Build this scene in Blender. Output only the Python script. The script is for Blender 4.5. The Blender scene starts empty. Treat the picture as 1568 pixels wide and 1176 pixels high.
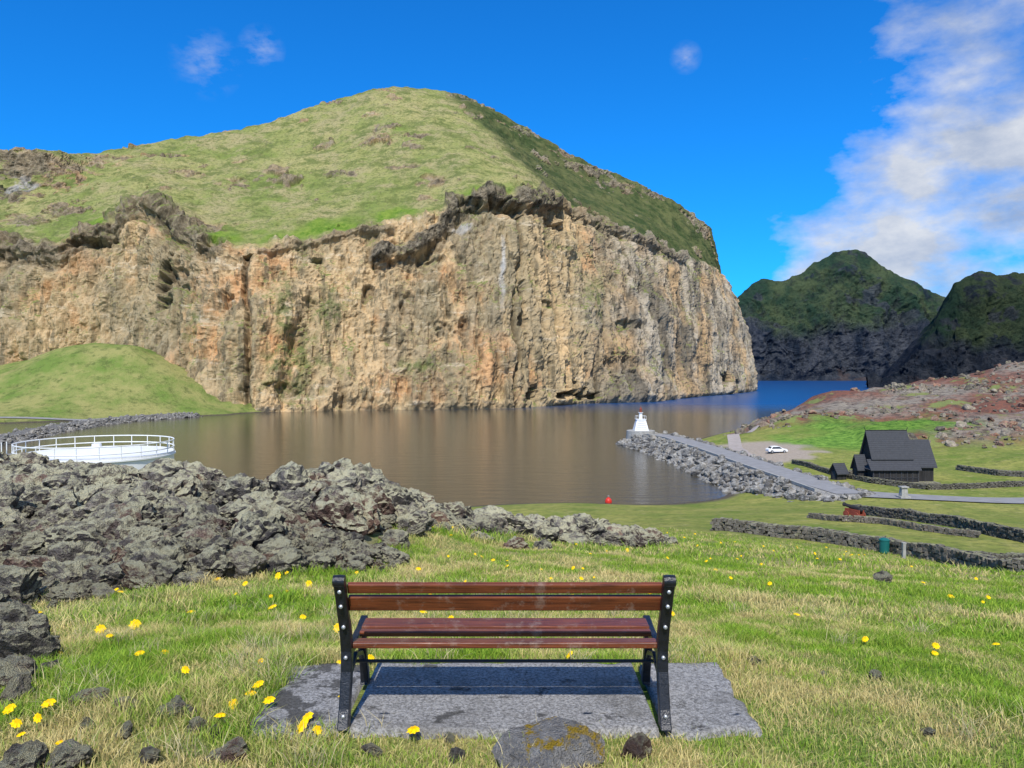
import bpy, math, numpy as np, random, bmesh
from mathutils import Vector, Matrix
random.seed(7); rng=np.random.default_rng(7)
SC=bpy.context.scene
CAMZ=22.0; F=1176.0; PIT=math.atan(20/1176)
cp,sp=math.cos(PIT),math.sin(PIT)
def ray(u,v):
    a=(u-784)/F; b=(588-v)/F
    y=cp+b*sp; z=-sp+b*cp
    return a/y, z/y
def P(u,v,d):
    a,b=ray(u,v); return (a*d,d,CAMZ+b*d)
def XY(u,d): return ((u-784)/F*d,d)
# ---------------------------------------------------------------- noise
_r=np.random.default_rng(3); perm=_r.permutation(256).astype(np.int32); perm=np.concatenate([perm,perm,perm])
_g=_r.normal(size=(256,3)); _g/=np.linalg.norm(_g,axis=1)[:,None]; _g=_g.astype(np.float32)
def pn(Q):
    Q=np.asarray(Q,dtype=np.float32); fl=np.floor(Q); f=Q-fl; i=fl.astype(np.int32)&255
    w=f*f*f*(f*(f*6-15)+10); out=0
    for dx in (0,1):
        wx=w[:,0] if dx else 1-w[:,0]; hx=perm[(i[:,0]+dx)&255]
        for dy in (0,1):
            wy=w[:,1] if dy else 1-w[:,1]; hy=perm[hx+((i[:,1]+dy)&255)]
            for dz in (0,1):
                wz=w[:,2] if dz else 1-w[:,2]; h=perm[hy+((i[:,2]+dz)&255)]
                g=_g[h]
                out=out+wx*wy*wz*(g[:,0]*(f[:,0]-dx)+g[:,1]*(f[:,1]-dy)+g[:,2]*(f[:,2]-dz))
    return out*1.6
def fbm(Q,o=4,g=.5):
    Q=np.asarray(Q,dtype=np.float32); s=0;a=1;t=0
    for k in range(o):
        s=s+a*pn(Q*(2.03**k)+k*17.3); t+=a; a*=g
    return s/t
def ridged(Q,o=4,g=.5):
    Q=np.asarray(Q,dtype=np.float32); s=0;a=1;t=0
    for k in range(o):
        s=s+a*(1-2*np.abs(pn(Q*(2.03**k)+k*11.1))); t+=a; a*=g
    return s/t
def sst(a,b,x):
    t=np.clip((x-a)/(b-a),0,1); return t*t*(3-2*t)
def plates(Q,k,o=3):
    s=fbm(Q,o)*k; f=np.floor(s); return (f+sst(.3,.62,s-f))/k
def sdf_poly(x,y,poly):
    p=np.array(poly,float); n=len(p); d=np.full(x.shape,1e18); ins=np.zeros(x.shape,bool)
    for i in range(n):
        a=p[i]; b=p[(i+1)%n]; e=b-a; wx=x-a[0]; wy=y-a[1]
        t=np.clip((wx*e[0]+wy*e[1])/(e@e),0,1)
        d=np.minimum(d,(wx-e[0]*t)**2+(wy-e[1]*t)**2)
        c=((a[1]<=y)&(b[1]>y))|((b[1]<=y)&(a[1]>y))
        xi=a[0]+(y-a[1])/((b[1]-a[1]) if abs(b[1]-a[1])>1e-9 else 1e-9)*e[0]
        ins^=c&(x<xi)
    d=np.sqrt(d); return np.where(ins,-d,d)
def sdf_line(x,y,path):
    d=np.full(x.shape,1e18)
    for a,b in zip(path[:-1],path[1:]):
        a=np.array(a,float);b=np.array(b,float);e=b-a;wx=x-a[0];wy=y-a[1]
        t=np.clip((wx*e[0]+wy*e[1])/(e@e),0,1)
        d=np.minimum(d,(wx-e[0]*t)**2+(wy-e[1]*t)**2)
    return np.sqrt(d)
# ---------------------------------------------------------------- ground height
CP=[(0,0,20.3),(-5,0,20.3),(5,0,20.25),(0,-20,20.8),(-25,-20,21),(30,-20,19.5),(0,-80,22),(-100,-60,20),(100,-60,18),(0,-200,24),(-2.5,4.2,20.2),(2.5,4.2,20.17),(0,4.2,20.19)]
for t in [(784,930,8),(784,880,12),(784,840,20),(784,825,27),(784,802,60),(784,780,105),(784,771,128),
 (1200,900,10.5),(1500,960,7.5),(1500,903,13),(1300,856,25),(1100,829,40),(1500,880,31),(1090,813,65),(1230,828,60),(1400,854,52),(1560,888,42),
 (1300,792,84),(1500,803,80),(1420,768,110),(1250,757,122),(1400,742,130),(1560,772,108),(1480,715,150),(1200,700,165),(1140,690,180),(1095,668,212),
 (1560,650,200),(1560,700,150),(1560,560,300),(1400,592,300),(1270,604,285),(1235,642,240),(1170,655,228),(1480,583,300),(1300,640,225),(1420,640,225),(1350,690,175),
 (1750,560,300),(1750,700,150),(1750,900,45),(1900,820,80),(1560,590,260),(1420,610,262),
 (100,893,10.5),(0,935,8.7),(300,763,22),(100,742,25),(500,757,21),(570,783,22),(0,727,28),(-300,810,20),(-300,730,35),(-200,980,8),(640,825,18),(300,862,12),(500,862,13),(700,806,24),(180,776,18),
 (1000,776,118),(1000,795,88),(1100,776,118),(1000,820,50),
 (100,532,408),(0,570,405),(200,530,408),(255,575,398),(350,628,398),(200,602,378),(100,598,372),(0,612,366),(-200,570,400),(310,618,392),(150,528,412),(60,545,408)]:
    CP.append(P(*t))
for x,y,z in [(-15,48,8),(-30,46,8),(-33,62,3),(-15,70,3),(-60,60,4),(-60,95,1.5),(-20,95,1.5),(-30,118,-.5),(-80,118,-.5),(-140,110,0),(10,127,.2),(30,128,.1),(-250,100,3),(-200,60,6),
 (0,160,-4),(-50,160,-4),(-100,160,-4),(25,150,-3),(30,140,-2),(25,170,-4),(0,230,-4),(25,220,-4),(30,260,-4),(60,275,-3),(95,305,-4),(120,380,-5),(180,440,-5),(-80,230,-4),(-120,250,-4),(-150,200,-4),(-220,180,-3),(-100,330,-4),(-60,370,-4),(-115,370,-3),(0,400,-4),(60,420,-4),(100,480,-5),(-130,300,-4),(-110,410,-3),(-60,430,-4),(0,440,-5),
 (-205,300,-1.2),(-260,280,-1),(-220,328,1.2),(-260,328,1.5),(-170,365,1.),(-190,348,1.2),(-300,345,3),(70,230,2.5),(60,222,3),(56,150,3.2),(56,170,3.3),(58,190,3.4),(56,130,3.2),(50,122,2.8),(300,300,26),(300,400,15),(230,350,12)]:
    CP.append((x,y,z))
CP=np.array(CP)
def ker(r2): return np.sqrt(r2+2.0)
_n=len(CP); A=np.zeros((_n+3,_n+3)); D2=((CP[:,None,:2]-CP[None,:,:2])**2).sum(-1)
A[:_n,:_n]=ker(D2)-np.eye(_n)*0.3
A[:_n,_n]=1;A[:_n,_n+1:]=CP[:,:2]*.01;A[_n:,:_n]=A[:_n,_n:].T
W=np.linalg.solve(A,np.concatenate([CP[:,2],[0,0,0]]))
LAVA=[(-5.9,8.9),(-4.7,9.8),(-4.6,10.8),(-2.3,12),(-2.6,14),(-2.6,18),(-1,23.5),(1.2,26),(4,27),(6,31),(4,38),(-5,40),(-20,37),(-45,36),(-55,12),(-20,6.5),(-9,6.8)]
HILL=[(62,236),(75,222),(88,205),(84,185),(95,170),(120,165),(128,150),(140,130),(200,120),(300,140),(330,420),(180,430),(110,320)]
MOSS=[XY(1290,212),XY(1400,205),XY(1330,190),XY(1270,190)]
SLAB=(-1.33,1.25,3.75,4.66); SLZ=20.23
def H0(x,y):
    out=np.zeros(x.shape)
    for i in range(0,len(x),40000):
        s=slice(i,i+40000); xx=x[s];yy=y[s]
        d=ker((xx[:,None]-CP[:,0])**2+(yy[:,None]-CP[:,1])**2)
        out[s]=d@W[:_n]+W[_n]+(W[_n+1]*xx+W[_n+2]*yy)*.01
    return out
def Hm(x,y):
    x=np.atleast_1d(np.asarray(x,float));y=np.atleast_1d(np.asarray(y,float))
    z=H0(x,y)
    far=sst(455,520,y)*(1-0*x); z=z*(1-far)-5*far
    rr=np.hypot(x,y); fr=sst(500,650,rr); z=z*(1-fr)-5*fr
    Z=np.zeros_like(x); Q=np.stack([x,y,Z],1)
    la=sst(.6,-1.2,sdf_poly(x,y,LAVA)+0.7*pn(Q*.5)); hi=sst(3,-6,sdf_poly(x,y,HILL)+6*pn(Q*.06))
    z=z+la*(.42*fbm(Q*.35,3)+.18*ridged(Q*1.1,3)) 
    z=z+hi*(2.6*ridged(Q*.035,3)+1.0*fbm(Q*.13,3))
    gr=(1-la)*(1-hi)*sst(130,60,rr)
    z=z+gr*(.05*fbm(Q*1.3,3)+.03*sst(1,8,rr)*fbm(Q*4,2)+.18*sst(8,20,rr)*fbm(Q*.25,2))
    mo=(y>330)&(x<0); z=z+np.where(mo,sst(340,390,y)*2.6*fbm(Q*.04,4),0)
    ds=np.maximum(np.maximum(SLAB[0]-x,x-SLAB[1]),np.maximum(SLAB[2]-y,y-SLAB[3]))
    k=sst(.7,.0,ds); z=z*(1-k)+(SLZ-.045)*k
    return z,la,hi
def Hs(x,y): return float(Hm([x],[y])[0][0])
_dd=np.concatenate([np.arange(2.5,30,.1),np.arange(30,200,1.)])
def hit(u,v):
    a,b=ray(u,v); z=Hm(a*_dd,_dd)[0]; k=int(np.argmax(z>=CAMZ+b*_dd)); k=max(k,1)
    f0=z[k-1]-(CAMZ+b*_dd[k-1]);f1=z[k]-(CAMZ+b*_dd[k]); t=f0/(f0-f1) if f0!=f1 else 0; d=_dd[k-1]+(_dd[k]-_dd[k-1])*min(max(t,0),1)
    return (a*d,d,CAMZ+b*d)
# ---------------------------------------------------------------- material helpers
class NT:
    def __init__(s,name):
        s.m=bpy.data.materials.new(name); s.m.use_nodes=True; s.t=s.m.node_tree; s.t.nodes.clear()
        s.out=s.n('ShaderNodeOutputMaterial'); s.pos=s.n('ShaderNodeNewGeometry')
    def n(s,t,**k):
        x=s.t.nodes.new(t)
        for a,b in k.items(): setattr(x,a,b)
        return x
    def put(s,i,v):
        if isinstance(v,bpy.types.NodeSocket): s.t.links.new(v,i)
        elif isinstance(v,(tuple,list)) and len(v)==3 and i.type=='RGBA': i.default_value=(*v,1)
        else: i.default_value=v
    def vec(s,scale=(1,1,1),obj=False):
        m=s.n('ShaderNodeMapping'); m.inputs['Scale'].default_value=scale
        if obj: s.put(m.inputs[0],s.n('ShaderNodeTexCoord').outputs['Object'])
        else: s.put(m.inputs[0],s.pos.outputs['Position'])
        return m.outputs[0]
    def noise(s,scale,detail=4,rough=.55,vec=None,dist=0):
        x=s.n('ShaderNodeTexNoise'); x.inputs['Scale'].default_value=scale;x.inputs['Detail'].default_value=detail
        x.inputs['Roughness'].default_value=rough;x.inputs['Distortion'].default_value=dist
        s.put(x.inputs['Vector'],vec if vec else s.pos.outputs['Position']); return x.outputs['Fac']
    def vor(s,scale,vec=None,feature='F1',out='Distance'):
        x=s.n('ShaderNodeTexVoronoi',feature=feature); x.inputs['Scale'].default_value=scale
        s.put(x.inputs['Vector'],vec if vec else s.pos.outputs['Position']); return x.outputs[out]
    def rmp(s,f,a,b,c=0.,d=1.):
        x=s.n('ShaderNodeMapRange'); s.put(x.inputs[0],f)
        for i,v in enumerate((a,b,c,d)): x.inputs[i+1].default_value=v
        return x.outputs[0]
    def mix(s,f,a,b,mode='MIX'):
        x=s.n('ShaderNodeMix',data_type='RGBA',blend_type=mode); s.put(x.inputs[0],f);s.put(x.inputs[6],a);s.put(x.inputs[7],b);return x.outputs[2]
    def ma(s,op,a,b=0.,clamp=False):
        x=s.n('ShaderNodeMath',operation=op,use_clamp=clamp); s.put(x.inputs[0],a);s.put(x.inputs[1],b);return x.outputs[0]
    def attr(s,nm,o='Fac'): 
        return s.n('ShaderNodeAttribute',attribute_name=nm).outputs[o]
    def sep(s,v=None):
        x=s.n('ShaderNodeSeparateXYZ'); s.put(x.inputs[0],v if v else s.pos.outputs['Position']); return x.outputs
    def bump(s,h,st=.5,dist=.1,nrm=None):
        x=s.n('ShaderNodeBump'); x.inputs['Strength'].default_value=st;x.inputs['Distance'].default_value=dist
        s.put(x.inputs['Height'],h)
        if nrm: s.put(x.inputs['Normal'],nrm)
        return x.outputs[0]
    def bsdf(s,col,rough=.9,nrm=None,metal=0.,spec=.3,**k):
        b=s.n('ShaderNodeBsdfPrincipled'); s.put(b.inputs['Base Color'],col);s.put(b.inputs['Roughness'],rough)
        s.put(b.inputs['Metallic'],metal); b.inputs['Specular IOR Level'].default_value=spec
        if nrm: s.put(b.inputs['Normal'],nrm)
        for a,v in k.items(): s.put(b.inputs[a],v)
        s.t.links.new(b.outputs[0],s.out.inputs[0]); return b
def simple(name,col,rough=.7,var=.25,scale=6,metal=0.,bump=.2,obj=True,spec=.3):
    t=NT(name); v=t.vec((1,1,1),obj); n=t.noise(scale,5,.6,v); 
    c=t.mix(t.rmp(n,.3,.7),tuple(x*(1-var) for x in col),tuple(min(1,x*(1+var)) for x in col))
    t.bsdf(c,rough,t.bump(t.noise(scale*4,4,.6,v),bump,.02),metal,spec); return t.m
# ---------------------------------------------------------------- mesh helpers
def link(o,parent=None):
    SC.collection.objects.link(o)
    if parent: o.parent=parent
    return o
def empty(name,loc=(0,0,0),rz=0):
    o=bpy.data.objects.new(name,None); o.location=loc; o.rotation_euler=(0,0,rz); o.empty_display_size=.3; return link(o)
def meshobj(name,verts,faces,mat=None,parent=None,smooth=False):
    me=bpy.data.meshes.new(name); me.from_pydata([tuple(v) for v in verts],[],faces); me.update()
    if mat: me.materials.append(mat)
    if smooth: me.polygons.foreach_set('use_smooth',[True]*len(me.polygons))
    o=bpy.data.objects.new(name,me); return link(o,parent)
def npmesh(name,V,quads=None,tris=None,mat=None,parent=None,smooth=True):
    me=bpy.data.meshes.new(name); me.vertices.add(len(V)); me.vertices.foreach_set('co',np.asarray(V,np.float32).ravel())
    L=[];S=[];T=0
    if quads is not None and len(quads): L.append(np.asarray(quads).ravel()); S.append(np.arange(len(quads))*4); T=len(quads)*4
    if tris is not None and len(tris): L.append(np.asarray(tris).ravel()); S.append(T+np.arange(len(tris))*3)
    L=np.concatenate(L).astype(np.int32);S=np.concatenate(S).astype(np.int32)
    me.loops.add(len(L)); me.loops.foreach_set('vertex_index',L); me.polygons.add(len(S)); me.polygons.foreach_set('loop_start',S)
    me.update(calc_edges=True)
    me.polygons.foreach_set('use_smooth',np.full(len(S),smooth,bool))
    if mat: me.materials.append(mat)
    o=bpy.data.objects.new(name,me); return link(o,parent)
def gridquads(nr,nc,wrap=False):
    i=np.arange(nr-1)[:,None]; j=np.arange(nc if wrap else nc-1)[None,:]; j2=(j+1)%nc
    a=i*nc+j;b=i*nc+j2;c=(i+1)*nc+j2;d=(i+1)*nc+j
    return np.stack([a,b,c,d],-1).reshape(-1,4)
def addattr(o,name,arr):
    a=o.data.attributes.new(name,'FLOAT','POINT'); a.data.foreach_set('value',np.asarray(arr,np.float32))
def addcol(o,name,arr):
    a=o.data.attributes.new(name,'FLOAT_COLOR','POINT'); c=np.ones((len(arr),4),np.float32);c[:,:3]=arr;a.data.foreach_set('color',c.ravel())
def box(name,c,d,mat,parent=None,rot=(0,0,0),bev=.0,taper=None):
    x,y,z=[k/2 for k in d]
    vs=[]
    for sz in (-1,1):
        for sx,sy in ((-1,-1),(1,-1),(1,1),(-1,1)):
            k=1
            if taper and sz>0: k=taper
            vs.append((sx*x*k,sy*y*k,sz*z))
    o=meshobj(name,vs,[(0,3,2,1),(4,5,6,7),(0,1,5,4),(1,2,6,5),(2,3,7,6),(3,0,4,7)],mat,parent)
    o.location=c;o.rotation_euler=rot
    if bev: 
        m=o.modifiers.new('b','BEVEL');m.width=bev;m.segments=2
    return o
def tube(name,pts,r,mat,parent=None,closed=False):
    cu=bpy.data.curves.new(name,'CURVE');cu.dimensions='3D';cu.bevel_depth=r;cu.bevel_resolution=3;cu.use_fill_caps=True
    s=cu.splines.new('POLY');s.points.add(len(pts)-1)
    for i,p in enumerate(pts): s.points[i].co=(*p,1)
    s.use_cyclic_u=closed; cu.materials.append(mat)
    return link(bpy.data.objects.new(name,cu),parent)
def lathe(name,prof,mat,parent=None,seg=32,loc=(0,0,0),rot=(0,0,0)):
    V=[];n=len(prof)
    for r,z in prof:
        for k in range(seg):
            a=2*math.pi*k/seg;V.append((r*math.cos(a),r*math.sin(a),z))
    q=[tuple(int(v) for v in f) for f in gridquads(n,seg,True)]
    q.append(tuple(range((n-1)*seg,n*seg)));q.append(tuple(reversed(range(seg))))
    o=meshobj(name,V,q,mat,parent);o.location=loc;o.rotation_euler=rot
    for p in o.data.polygons: p.use_smooth=len(p.vertices)==4
    m=o.modifiers.new('e','EDGE_SPLIT');m.split_angle=math.radians(35)
    return o
def prism(name,sect,x0,x1,mat,parent=None):
    n=len(sect);V=[(x0,y,z) for y,z in sect]+[(x1,y,z) for y,z in sect]
    f=[tuple(range(n))[::-1],tuple(range(n,2*n))]+[(i,(i+1)%n,n+(i+1)%n,n+i) for i in range(n)]
    return meshobj(name,V,f,mat,parent)
# ================================================================ MATERIALS
t=NT('ground_mat')
P0=t.sep()
n1=t.noise(.9,4,.6); n2=t.noise(.22,3,.6); n3=t.noise(7,4,.7); n4=t.noise(40,3,.7)
straw=t.mix(t.rmp(n4,.3,.7),(.25,.20,.08),(.46,.40,.17))
green=t.mix(t.rmp(n4,.3,.7),(.08,.13,.018),(.20,.29,.05))
g=t.mix(t.rmp(t.ma('ADD',n1,t.ma('MULTIPLY',n2,.8)),.73,.98),straw,green)
g=t.mix(t.rmp(n3,.57,.74),g,(.12,.10,.05))
lush=t.mix(t.rmp(t.noise(.12,5,.7),.35,.65),(.14,.20,.03),(.33,.31,.08))
lush=t.mix(t.rmp(t.noise(.9,6,.8),.46,.66),lush,(.10,.125,.03))
lush=t.mix(t.rmp(t.noise(.5,5,.75),.56,.68,0,.7),lush,(.38,.33,.14))
lush=t.mix(t.rmp(t.noise(5,3,.7),.68,.74,0,.7),lush,(.62,.50,.03))
g=t.mix(t.attr('lush'),g,lush)
tal=t.mix(t.rmp(t.noise(.04,6,.7),.40,.58),(.15,.22,.045),(.30,.29,.10)); tal=t.mix(t.rmp(t.noise(.2,6,.8),.50,.64,0,.8),tal,(.085,.115,.03)); g=t.mix(t.attr('mound'),g,tal)
lv=t.mix(t.rmp(t.noise(3,5,.7),.35,.65),(.05,.046,.042),(.24,.22,.17))
g=t.mix(t.attr('lava'),g,lv)
hl=t.mix(t.rmp(t.noise(.035,5,.65),.42,.54),(.32,.275,.21),(.24,.10,.065))
hl=t.mix(t.rmp(t.noise(.5,6,.75),.46,.64),hl,(.095,.07,.058))
hl=t.mix(t.rmp(t.noise(.07,5,.7),.56,.62),hl,(.22,.25,.08))
g=t.mix(t.attr('hill'),g,hl)
g=t.mix(t.attr('moss'),g,t.mix(t.rmp(t.noise(.6,6,.75),.38,.62),(.05,.13,.015),(.20,.34,.05)))
gv=t.mix(t.rmp(t.noise(1.5,6,.7),.3,.7),(.28,.23,.17),(.42,.35,.28)); g=t.mix(t.attr('gravel'),g,gv)
shore=t.mix(t.rmp(t.noise(2,5,.8),.35,.65),(.03,.028,.02),(.15,.12,.09)); 
g=t.mix(t.rmp(t.ma('ADD',P0[2],t.ma('MULTIPLY',n1,.6)),.55,.9,1,0),g,shore)
h=t.ma('ADD',t.ma('MULTIPLY',n3,.6),t.ma('MULTIPLY',n4,.25))
h=t.ma('ADD',h,t.ma('MULTIPLY',t.ma('MULTIPLY',t.noise(.7,5,.7),t.ma('MAXIMUM',t.attr('hill'),t.ma('MULTIPLY',t.attr('mound'),.8))),12.))
t.bsdf(g,.95,t.bump(h,.8,.12),spec=.15); M_ground=t.m
def rockmat(name,dark,light,red,lich,lo=.5,hi=.62,rsc=1.0):
    t=NT(name); oi=t.n('ShaderNodeObjectInfo'); v=t.vec((1,1,1),True)
    n=t.noise(2.2*rsc,6,.7,v); c=t.mix(t.rmp(n,.35,.65),dark,light)
    c=t.mix(t.ma('MULTIPLY',t.rmp(oi.outputs['Random'],.7,.9),.6),c,red)
    c=t.mix(1.,c,t.mix(t.rmp(t.ma('FRACT',t.ma('MULTIPLY',oi.outputs['Random'],17.3)),0,1),(.5,.5,.52),(1.5,1.45,1.35)),'MULTIPLY')
    nz=t.sep(t.pos.outputs['Normal'])[2]
    up=t.ma('MULTIPLY',t.rmp(nz,.1,.6),t.rmp(t.noise(3*rsc,5,.75),lo,hi))
    c=t.mix(up,c,lich)
    b=t.ma('ADD',t.noise(9*rsc,5,.75,v),t.ma('MULTIPLY',t.vor(14*rsc,v),.5))
    t.bsdf(c,.95,t.bump(b,1.,.09/rsc),spec=.15); return t.m
M_lava=rockmat('lava_rock_mat',(.055,.050,.047),(.25,.225,.205),(.21,.115,.085),(.50,.47,.31),.40,.53)
M_hrock=rockmat('hill_rock_mat',(.09,.075,.065),(.31,.265,.215),(.29,.12,.08),(.28,.29,.14),.5,.65,.6)
M_rip=rockmat('riprap_mat',(.08,.078,.073),(.33,.32,.30),(.19,.17,.14),(.42,.41,.37),.5,.65,.8)
M_boul=rockmat('boulder_mat',(.16,.155,.15),(.40,.39,.38),(.2,.19,.17),(.44,.29,.03),.51,.57,1.6)
M_wall=rockmat('dry_stone_mat',(.07,.065,.058),(.24,.22,.19),(.15,.13,.11),(.33,.33,.17),.46,.6,1.)
# mountain
t=NT('mountain_mat'); cl=t.attr('cliff');dk=t.attr('dark');pa=t.attr('pale');rt=t.attr('rightside');lu=t.attr('lush');cv=t.attr('cav')
vs=t.vec((1,1,.12)); vs2=t.vec((1,1,.3)); vh=t.vec((.35,.35,1.6))
tan=t.mix(t.rmp(t.noise(.02,5,.6,vs2),.40,.58),(.73,.51,.27),(.50,.385,.22))
tan=t.mix(t.rmp(t.noise(.022,5,.65),.53,.63,0,.85),tan,(.70,.39,.18))
tan=t.mix(t.rmp(t.noise(.011,5,.7,vs2),.50,.60,0,.7),tan,(.33,.275,.18))
tan=t.mix(t.rmp(t.noise(.06,6,.7,vs),.50,.60,0,.75),tan,(.33,.27,.16))
nf=t.noise(.2,6,.75,vs)
tan=t.mix(t.rmp(nf,.52,.60,0,.8),tan,(.19,.155,.095))
tan=t.mix(t.rmp(t.noise(.11,5,.7,vh),.57,.66,0,.55),tan,(.80,.67,.47))
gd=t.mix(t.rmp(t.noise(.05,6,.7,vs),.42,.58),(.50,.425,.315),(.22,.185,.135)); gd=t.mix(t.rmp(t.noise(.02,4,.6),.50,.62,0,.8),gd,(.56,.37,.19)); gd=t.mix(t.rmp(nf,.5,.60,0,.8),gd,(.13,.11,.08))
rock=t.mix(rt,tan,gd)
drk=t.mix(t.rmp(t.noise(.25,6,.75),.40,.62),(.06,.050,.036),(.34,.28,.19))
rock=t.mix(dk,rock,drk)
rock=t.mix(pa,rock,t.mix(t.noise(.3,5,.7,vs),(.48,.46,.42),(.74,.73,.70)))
rock=t.mix(cv,rock,(.085,.064,.038))  # crevice shade painted in: recessed rock gets a darker colour
nz=t.sep(t.pos.outputs['Normal'])[2]
nm=t.noise(.05,5,.7)
rock=t.mix(t.ma('MULTIPLY',t.rmp(nz,.45,.7),t.rmp(nm,.50,.58)),rock,(.19,.22,.06))
rock=t.mix(t.ma('MULTIPLY',lu,t.rmp(t.noise(.22,5,.7),.42,.55)),rock,(.16,.19,.06))
grs=t.mix(t.rmp(t.noise(.010,5,.65),.40,.58),(.37,.335,.135),(.20,.245,.062))
grs=t.mix(t.rmp(t.noise(.035,6,.7),.47,.60),grs,(.36,.31,.15))
grs=t.mix(t.rmp(t.noise(.06,7,.8,t.vec((1,1,1.8))),.49,.58,0,.85),grs,(.125,.155,.042))
grs=t.mix(t.rmp(t.noise(.45,5,.8),.50,.62,0,.8),grs,(.10,.12,.04))
grs=t.mix(lu,grs,t.mix(t.rmp(t.noise(.2,5,.75),.38,.62),(.09,.18,.02),(.22,.29,.05)))
dg=t.mix(t.rmp(t.noise(.06,6,.7),.42,.58),(.035,.06,.02),(.11,.12,.045)); grs=t.mix(t.ma('MULTIPLY',rt,.92),grs,dg)  # shade of the face turned away, painted as darker grass right of the spur
outc=t.rmp(t.noise(.08,7,.8,t.vec((.8,.8,1.4))),.63,.67); grs=t.mix(t.ma('MULTIPLY',outc,.9),grs,t.mix(nf,(.05,.045,.035),(.20,.175,.13)))
c=t.mix(cl,grs,rock)
hh=t.ma('ADD',t.noise(.25,7,.75,vs2),t.ma('MULTIPLY',t.noise(1.1,4,.8),.35)); hh=t.ma('MULTIPLY',hh,t.rmp(cl,0,1,.5,.8))
t.bsdf(c,.95,t.bump(hh,1.,2.6),spec=.1); M_mt=t.m
def farmat(name,k):  # cloud shadow and bluish haze are painted into these dark hill colours
    t=NT(name); vs=t.vec((1,1,.3)); z=t.sep()[2]; cv=t.attr('cav'); rk0=t.attr('rocky')
    K=lambda c:tuple(x*k for x in c)
    c=t.mix(t.rmp(t.noise(.012,6,.65),.42,.58),K((.028,.056,.034)),K((.075,.100,.048)))
    c=t.mix(t.rmp(t.noise(.025,7,.8),.52,.60,0,.7),c,K((.030,.036,.036)))
    rk=t.mix(t.rmp(t.noise(.03,6,.75,vs),.40,.60),K((.016,.024,.038)),K((.075,.080,.090)))
    c=t.mix(rk0,c,rk)
    c=t.mix(t.rmp(t.ma('ADD',t.noise(.01,5,.7),t.ma('MULTIPLY',z,-.002)),.54,.6,0,.5),c,K((.085,.055,.045)))
    c=t.mix(cv,c,K((.010,.016,.028)))  # gully shade painted in as a near-black blue
    t.bsdf(c,.95,t.bump(t.noise(.04,7,.8),1.,14.),spec=.05); return t.m
M_far=farmat('far_mountain_mat',1.15); M_far2=farmat('headland_mat',.75)  # farther hill scaled lighter: distance haze painted into its colour
# water
t=NT('water_mat'); x,y,z=t.sep()[:3]
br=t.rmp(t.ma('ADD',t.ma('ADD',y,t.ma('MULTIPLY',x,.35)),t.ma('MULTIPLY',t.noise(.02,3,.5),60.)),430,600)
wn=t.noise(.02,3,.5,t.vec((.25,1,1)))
c=t.mix(br,t.mix(wn,(.052,.045,.030),(.085,.073,.048)),(.004,.06,.20))  # sky reflection on the rippled strait painted in as blue base colour
h1=t.noise(1.3,4,.6,t.vec((.8,1.4,1))); h2=t.noise(.25,3,.5,t.vec((.5,1.4,1)))
hh=t.ma('ADD',t.ma('MULTIPLY',h1,.28),t.ma('MULTIPLY',h2,.6))
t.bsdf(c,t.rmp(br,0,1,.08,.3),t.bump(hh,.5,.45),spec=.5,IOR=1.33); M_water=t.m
t=NT('concrete_mat'); c=t.mix(t.rmp(t.noise(60,5,.8),.38,.62),(.125,.12,.112),(.48,.465,.44)); c=t.mix(t.rmp(t.noise(2.2,5,.7),.5,.66,0,.55),c,(.12,.112,.095))
c=t.mix(t.rmp(t.ma('ADD',t.noise(5,5,.7),t.rmp(t.sep()[0],-.75,-1.1,0,.14)),.60,.66,0,.8),c,(.045,.042,.036))
t.bsdf(c,.95,t.bump(t.noise(90,4,.8),.9,.014)); M_conc=t.m
t=NT('bench_wood_mat'); v=t.vec((3,60,60),True); n=t.noise(1.2,5,.6,v,.4)
c=t.mix(t.rmp(n,.35,.65),(.21,.056,.019),(.075,.020,.009)); c=t.mix(t.rmp(t.noise(9,5,.8,t.vec((1,1,1),True)),.54,.68,0,.6),c,(.28,.19,.14))
t.bsdf(c,.36,t.bump(n,.35,.004),spec=.5); M_wood=t.m
M_iron=simple('black_iron_mat',(.012,.013,.017),.32,.4,30,.0,.25,spec=.5)
M_asph=simple('asphalt_mat',(.25,.245,.24),.95,.15,.6,obj=False)
M_path=simple('gravel_path_mat',(.36,.31,.27),.95,.15,.6,obj=False)
M_white=simple('white_paint_mat',(.80,.80,.79),.5,.04,.7,bump=.03)
M_rail=simple('white_rail_mat',(.75,.75,.72),.5,.05,2)
M_steel=simple('steel_mat',(.45,.46,.47),.45,.1,4,metal=.6)
t=NT('tarred_boards_mat'); v=t.vec((1,1,.05),True); n=t.noise(7,4,.6,v); t.bsdf(t.mix(t.rmp(n,.35,.65),(.010,.010,.011),(.045,.042,.040)),.75,t.bump(n,1.,.06)); M_tar=t.m
t=NT('shingle_mat'); v=t.vec((1,1,1),True); z=t.sep(v)[2]
row=t.ma('FRACT',t.ma('MULTIPLY',z,3.2)); t.bsdf(t.mix(t.rmp(row,.0,.2),(.022,.022,.025),t.mix(t.noise(2.5,5,.7,v),(.028,.029,.033),(.075,.078,.086))),.8,t.bump(t.ma('ADD',t.ma('MULTIPLY',row,-.4),t.noise(10,3,.7,v)),.6,.06)); M_shin=t.m
M_red=simple('red_paint_mat',(.60,.035,.02),.4,.1,3)
M_rust=simple('rusty_cannon_mat',(.24,.055,.03),.7,.3,6)
M_teal=simple('teal_bin_mat',(.01,.12,.11),.5,.1,5)
M_cstone=simple('pale_stone_mat',(.33,.32,.29),.9,.25,2)
M_glass=simple('dark_glass_mat',(.015,.02,.025),.08,.1,3,bump=0,spec=.8)
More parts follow.
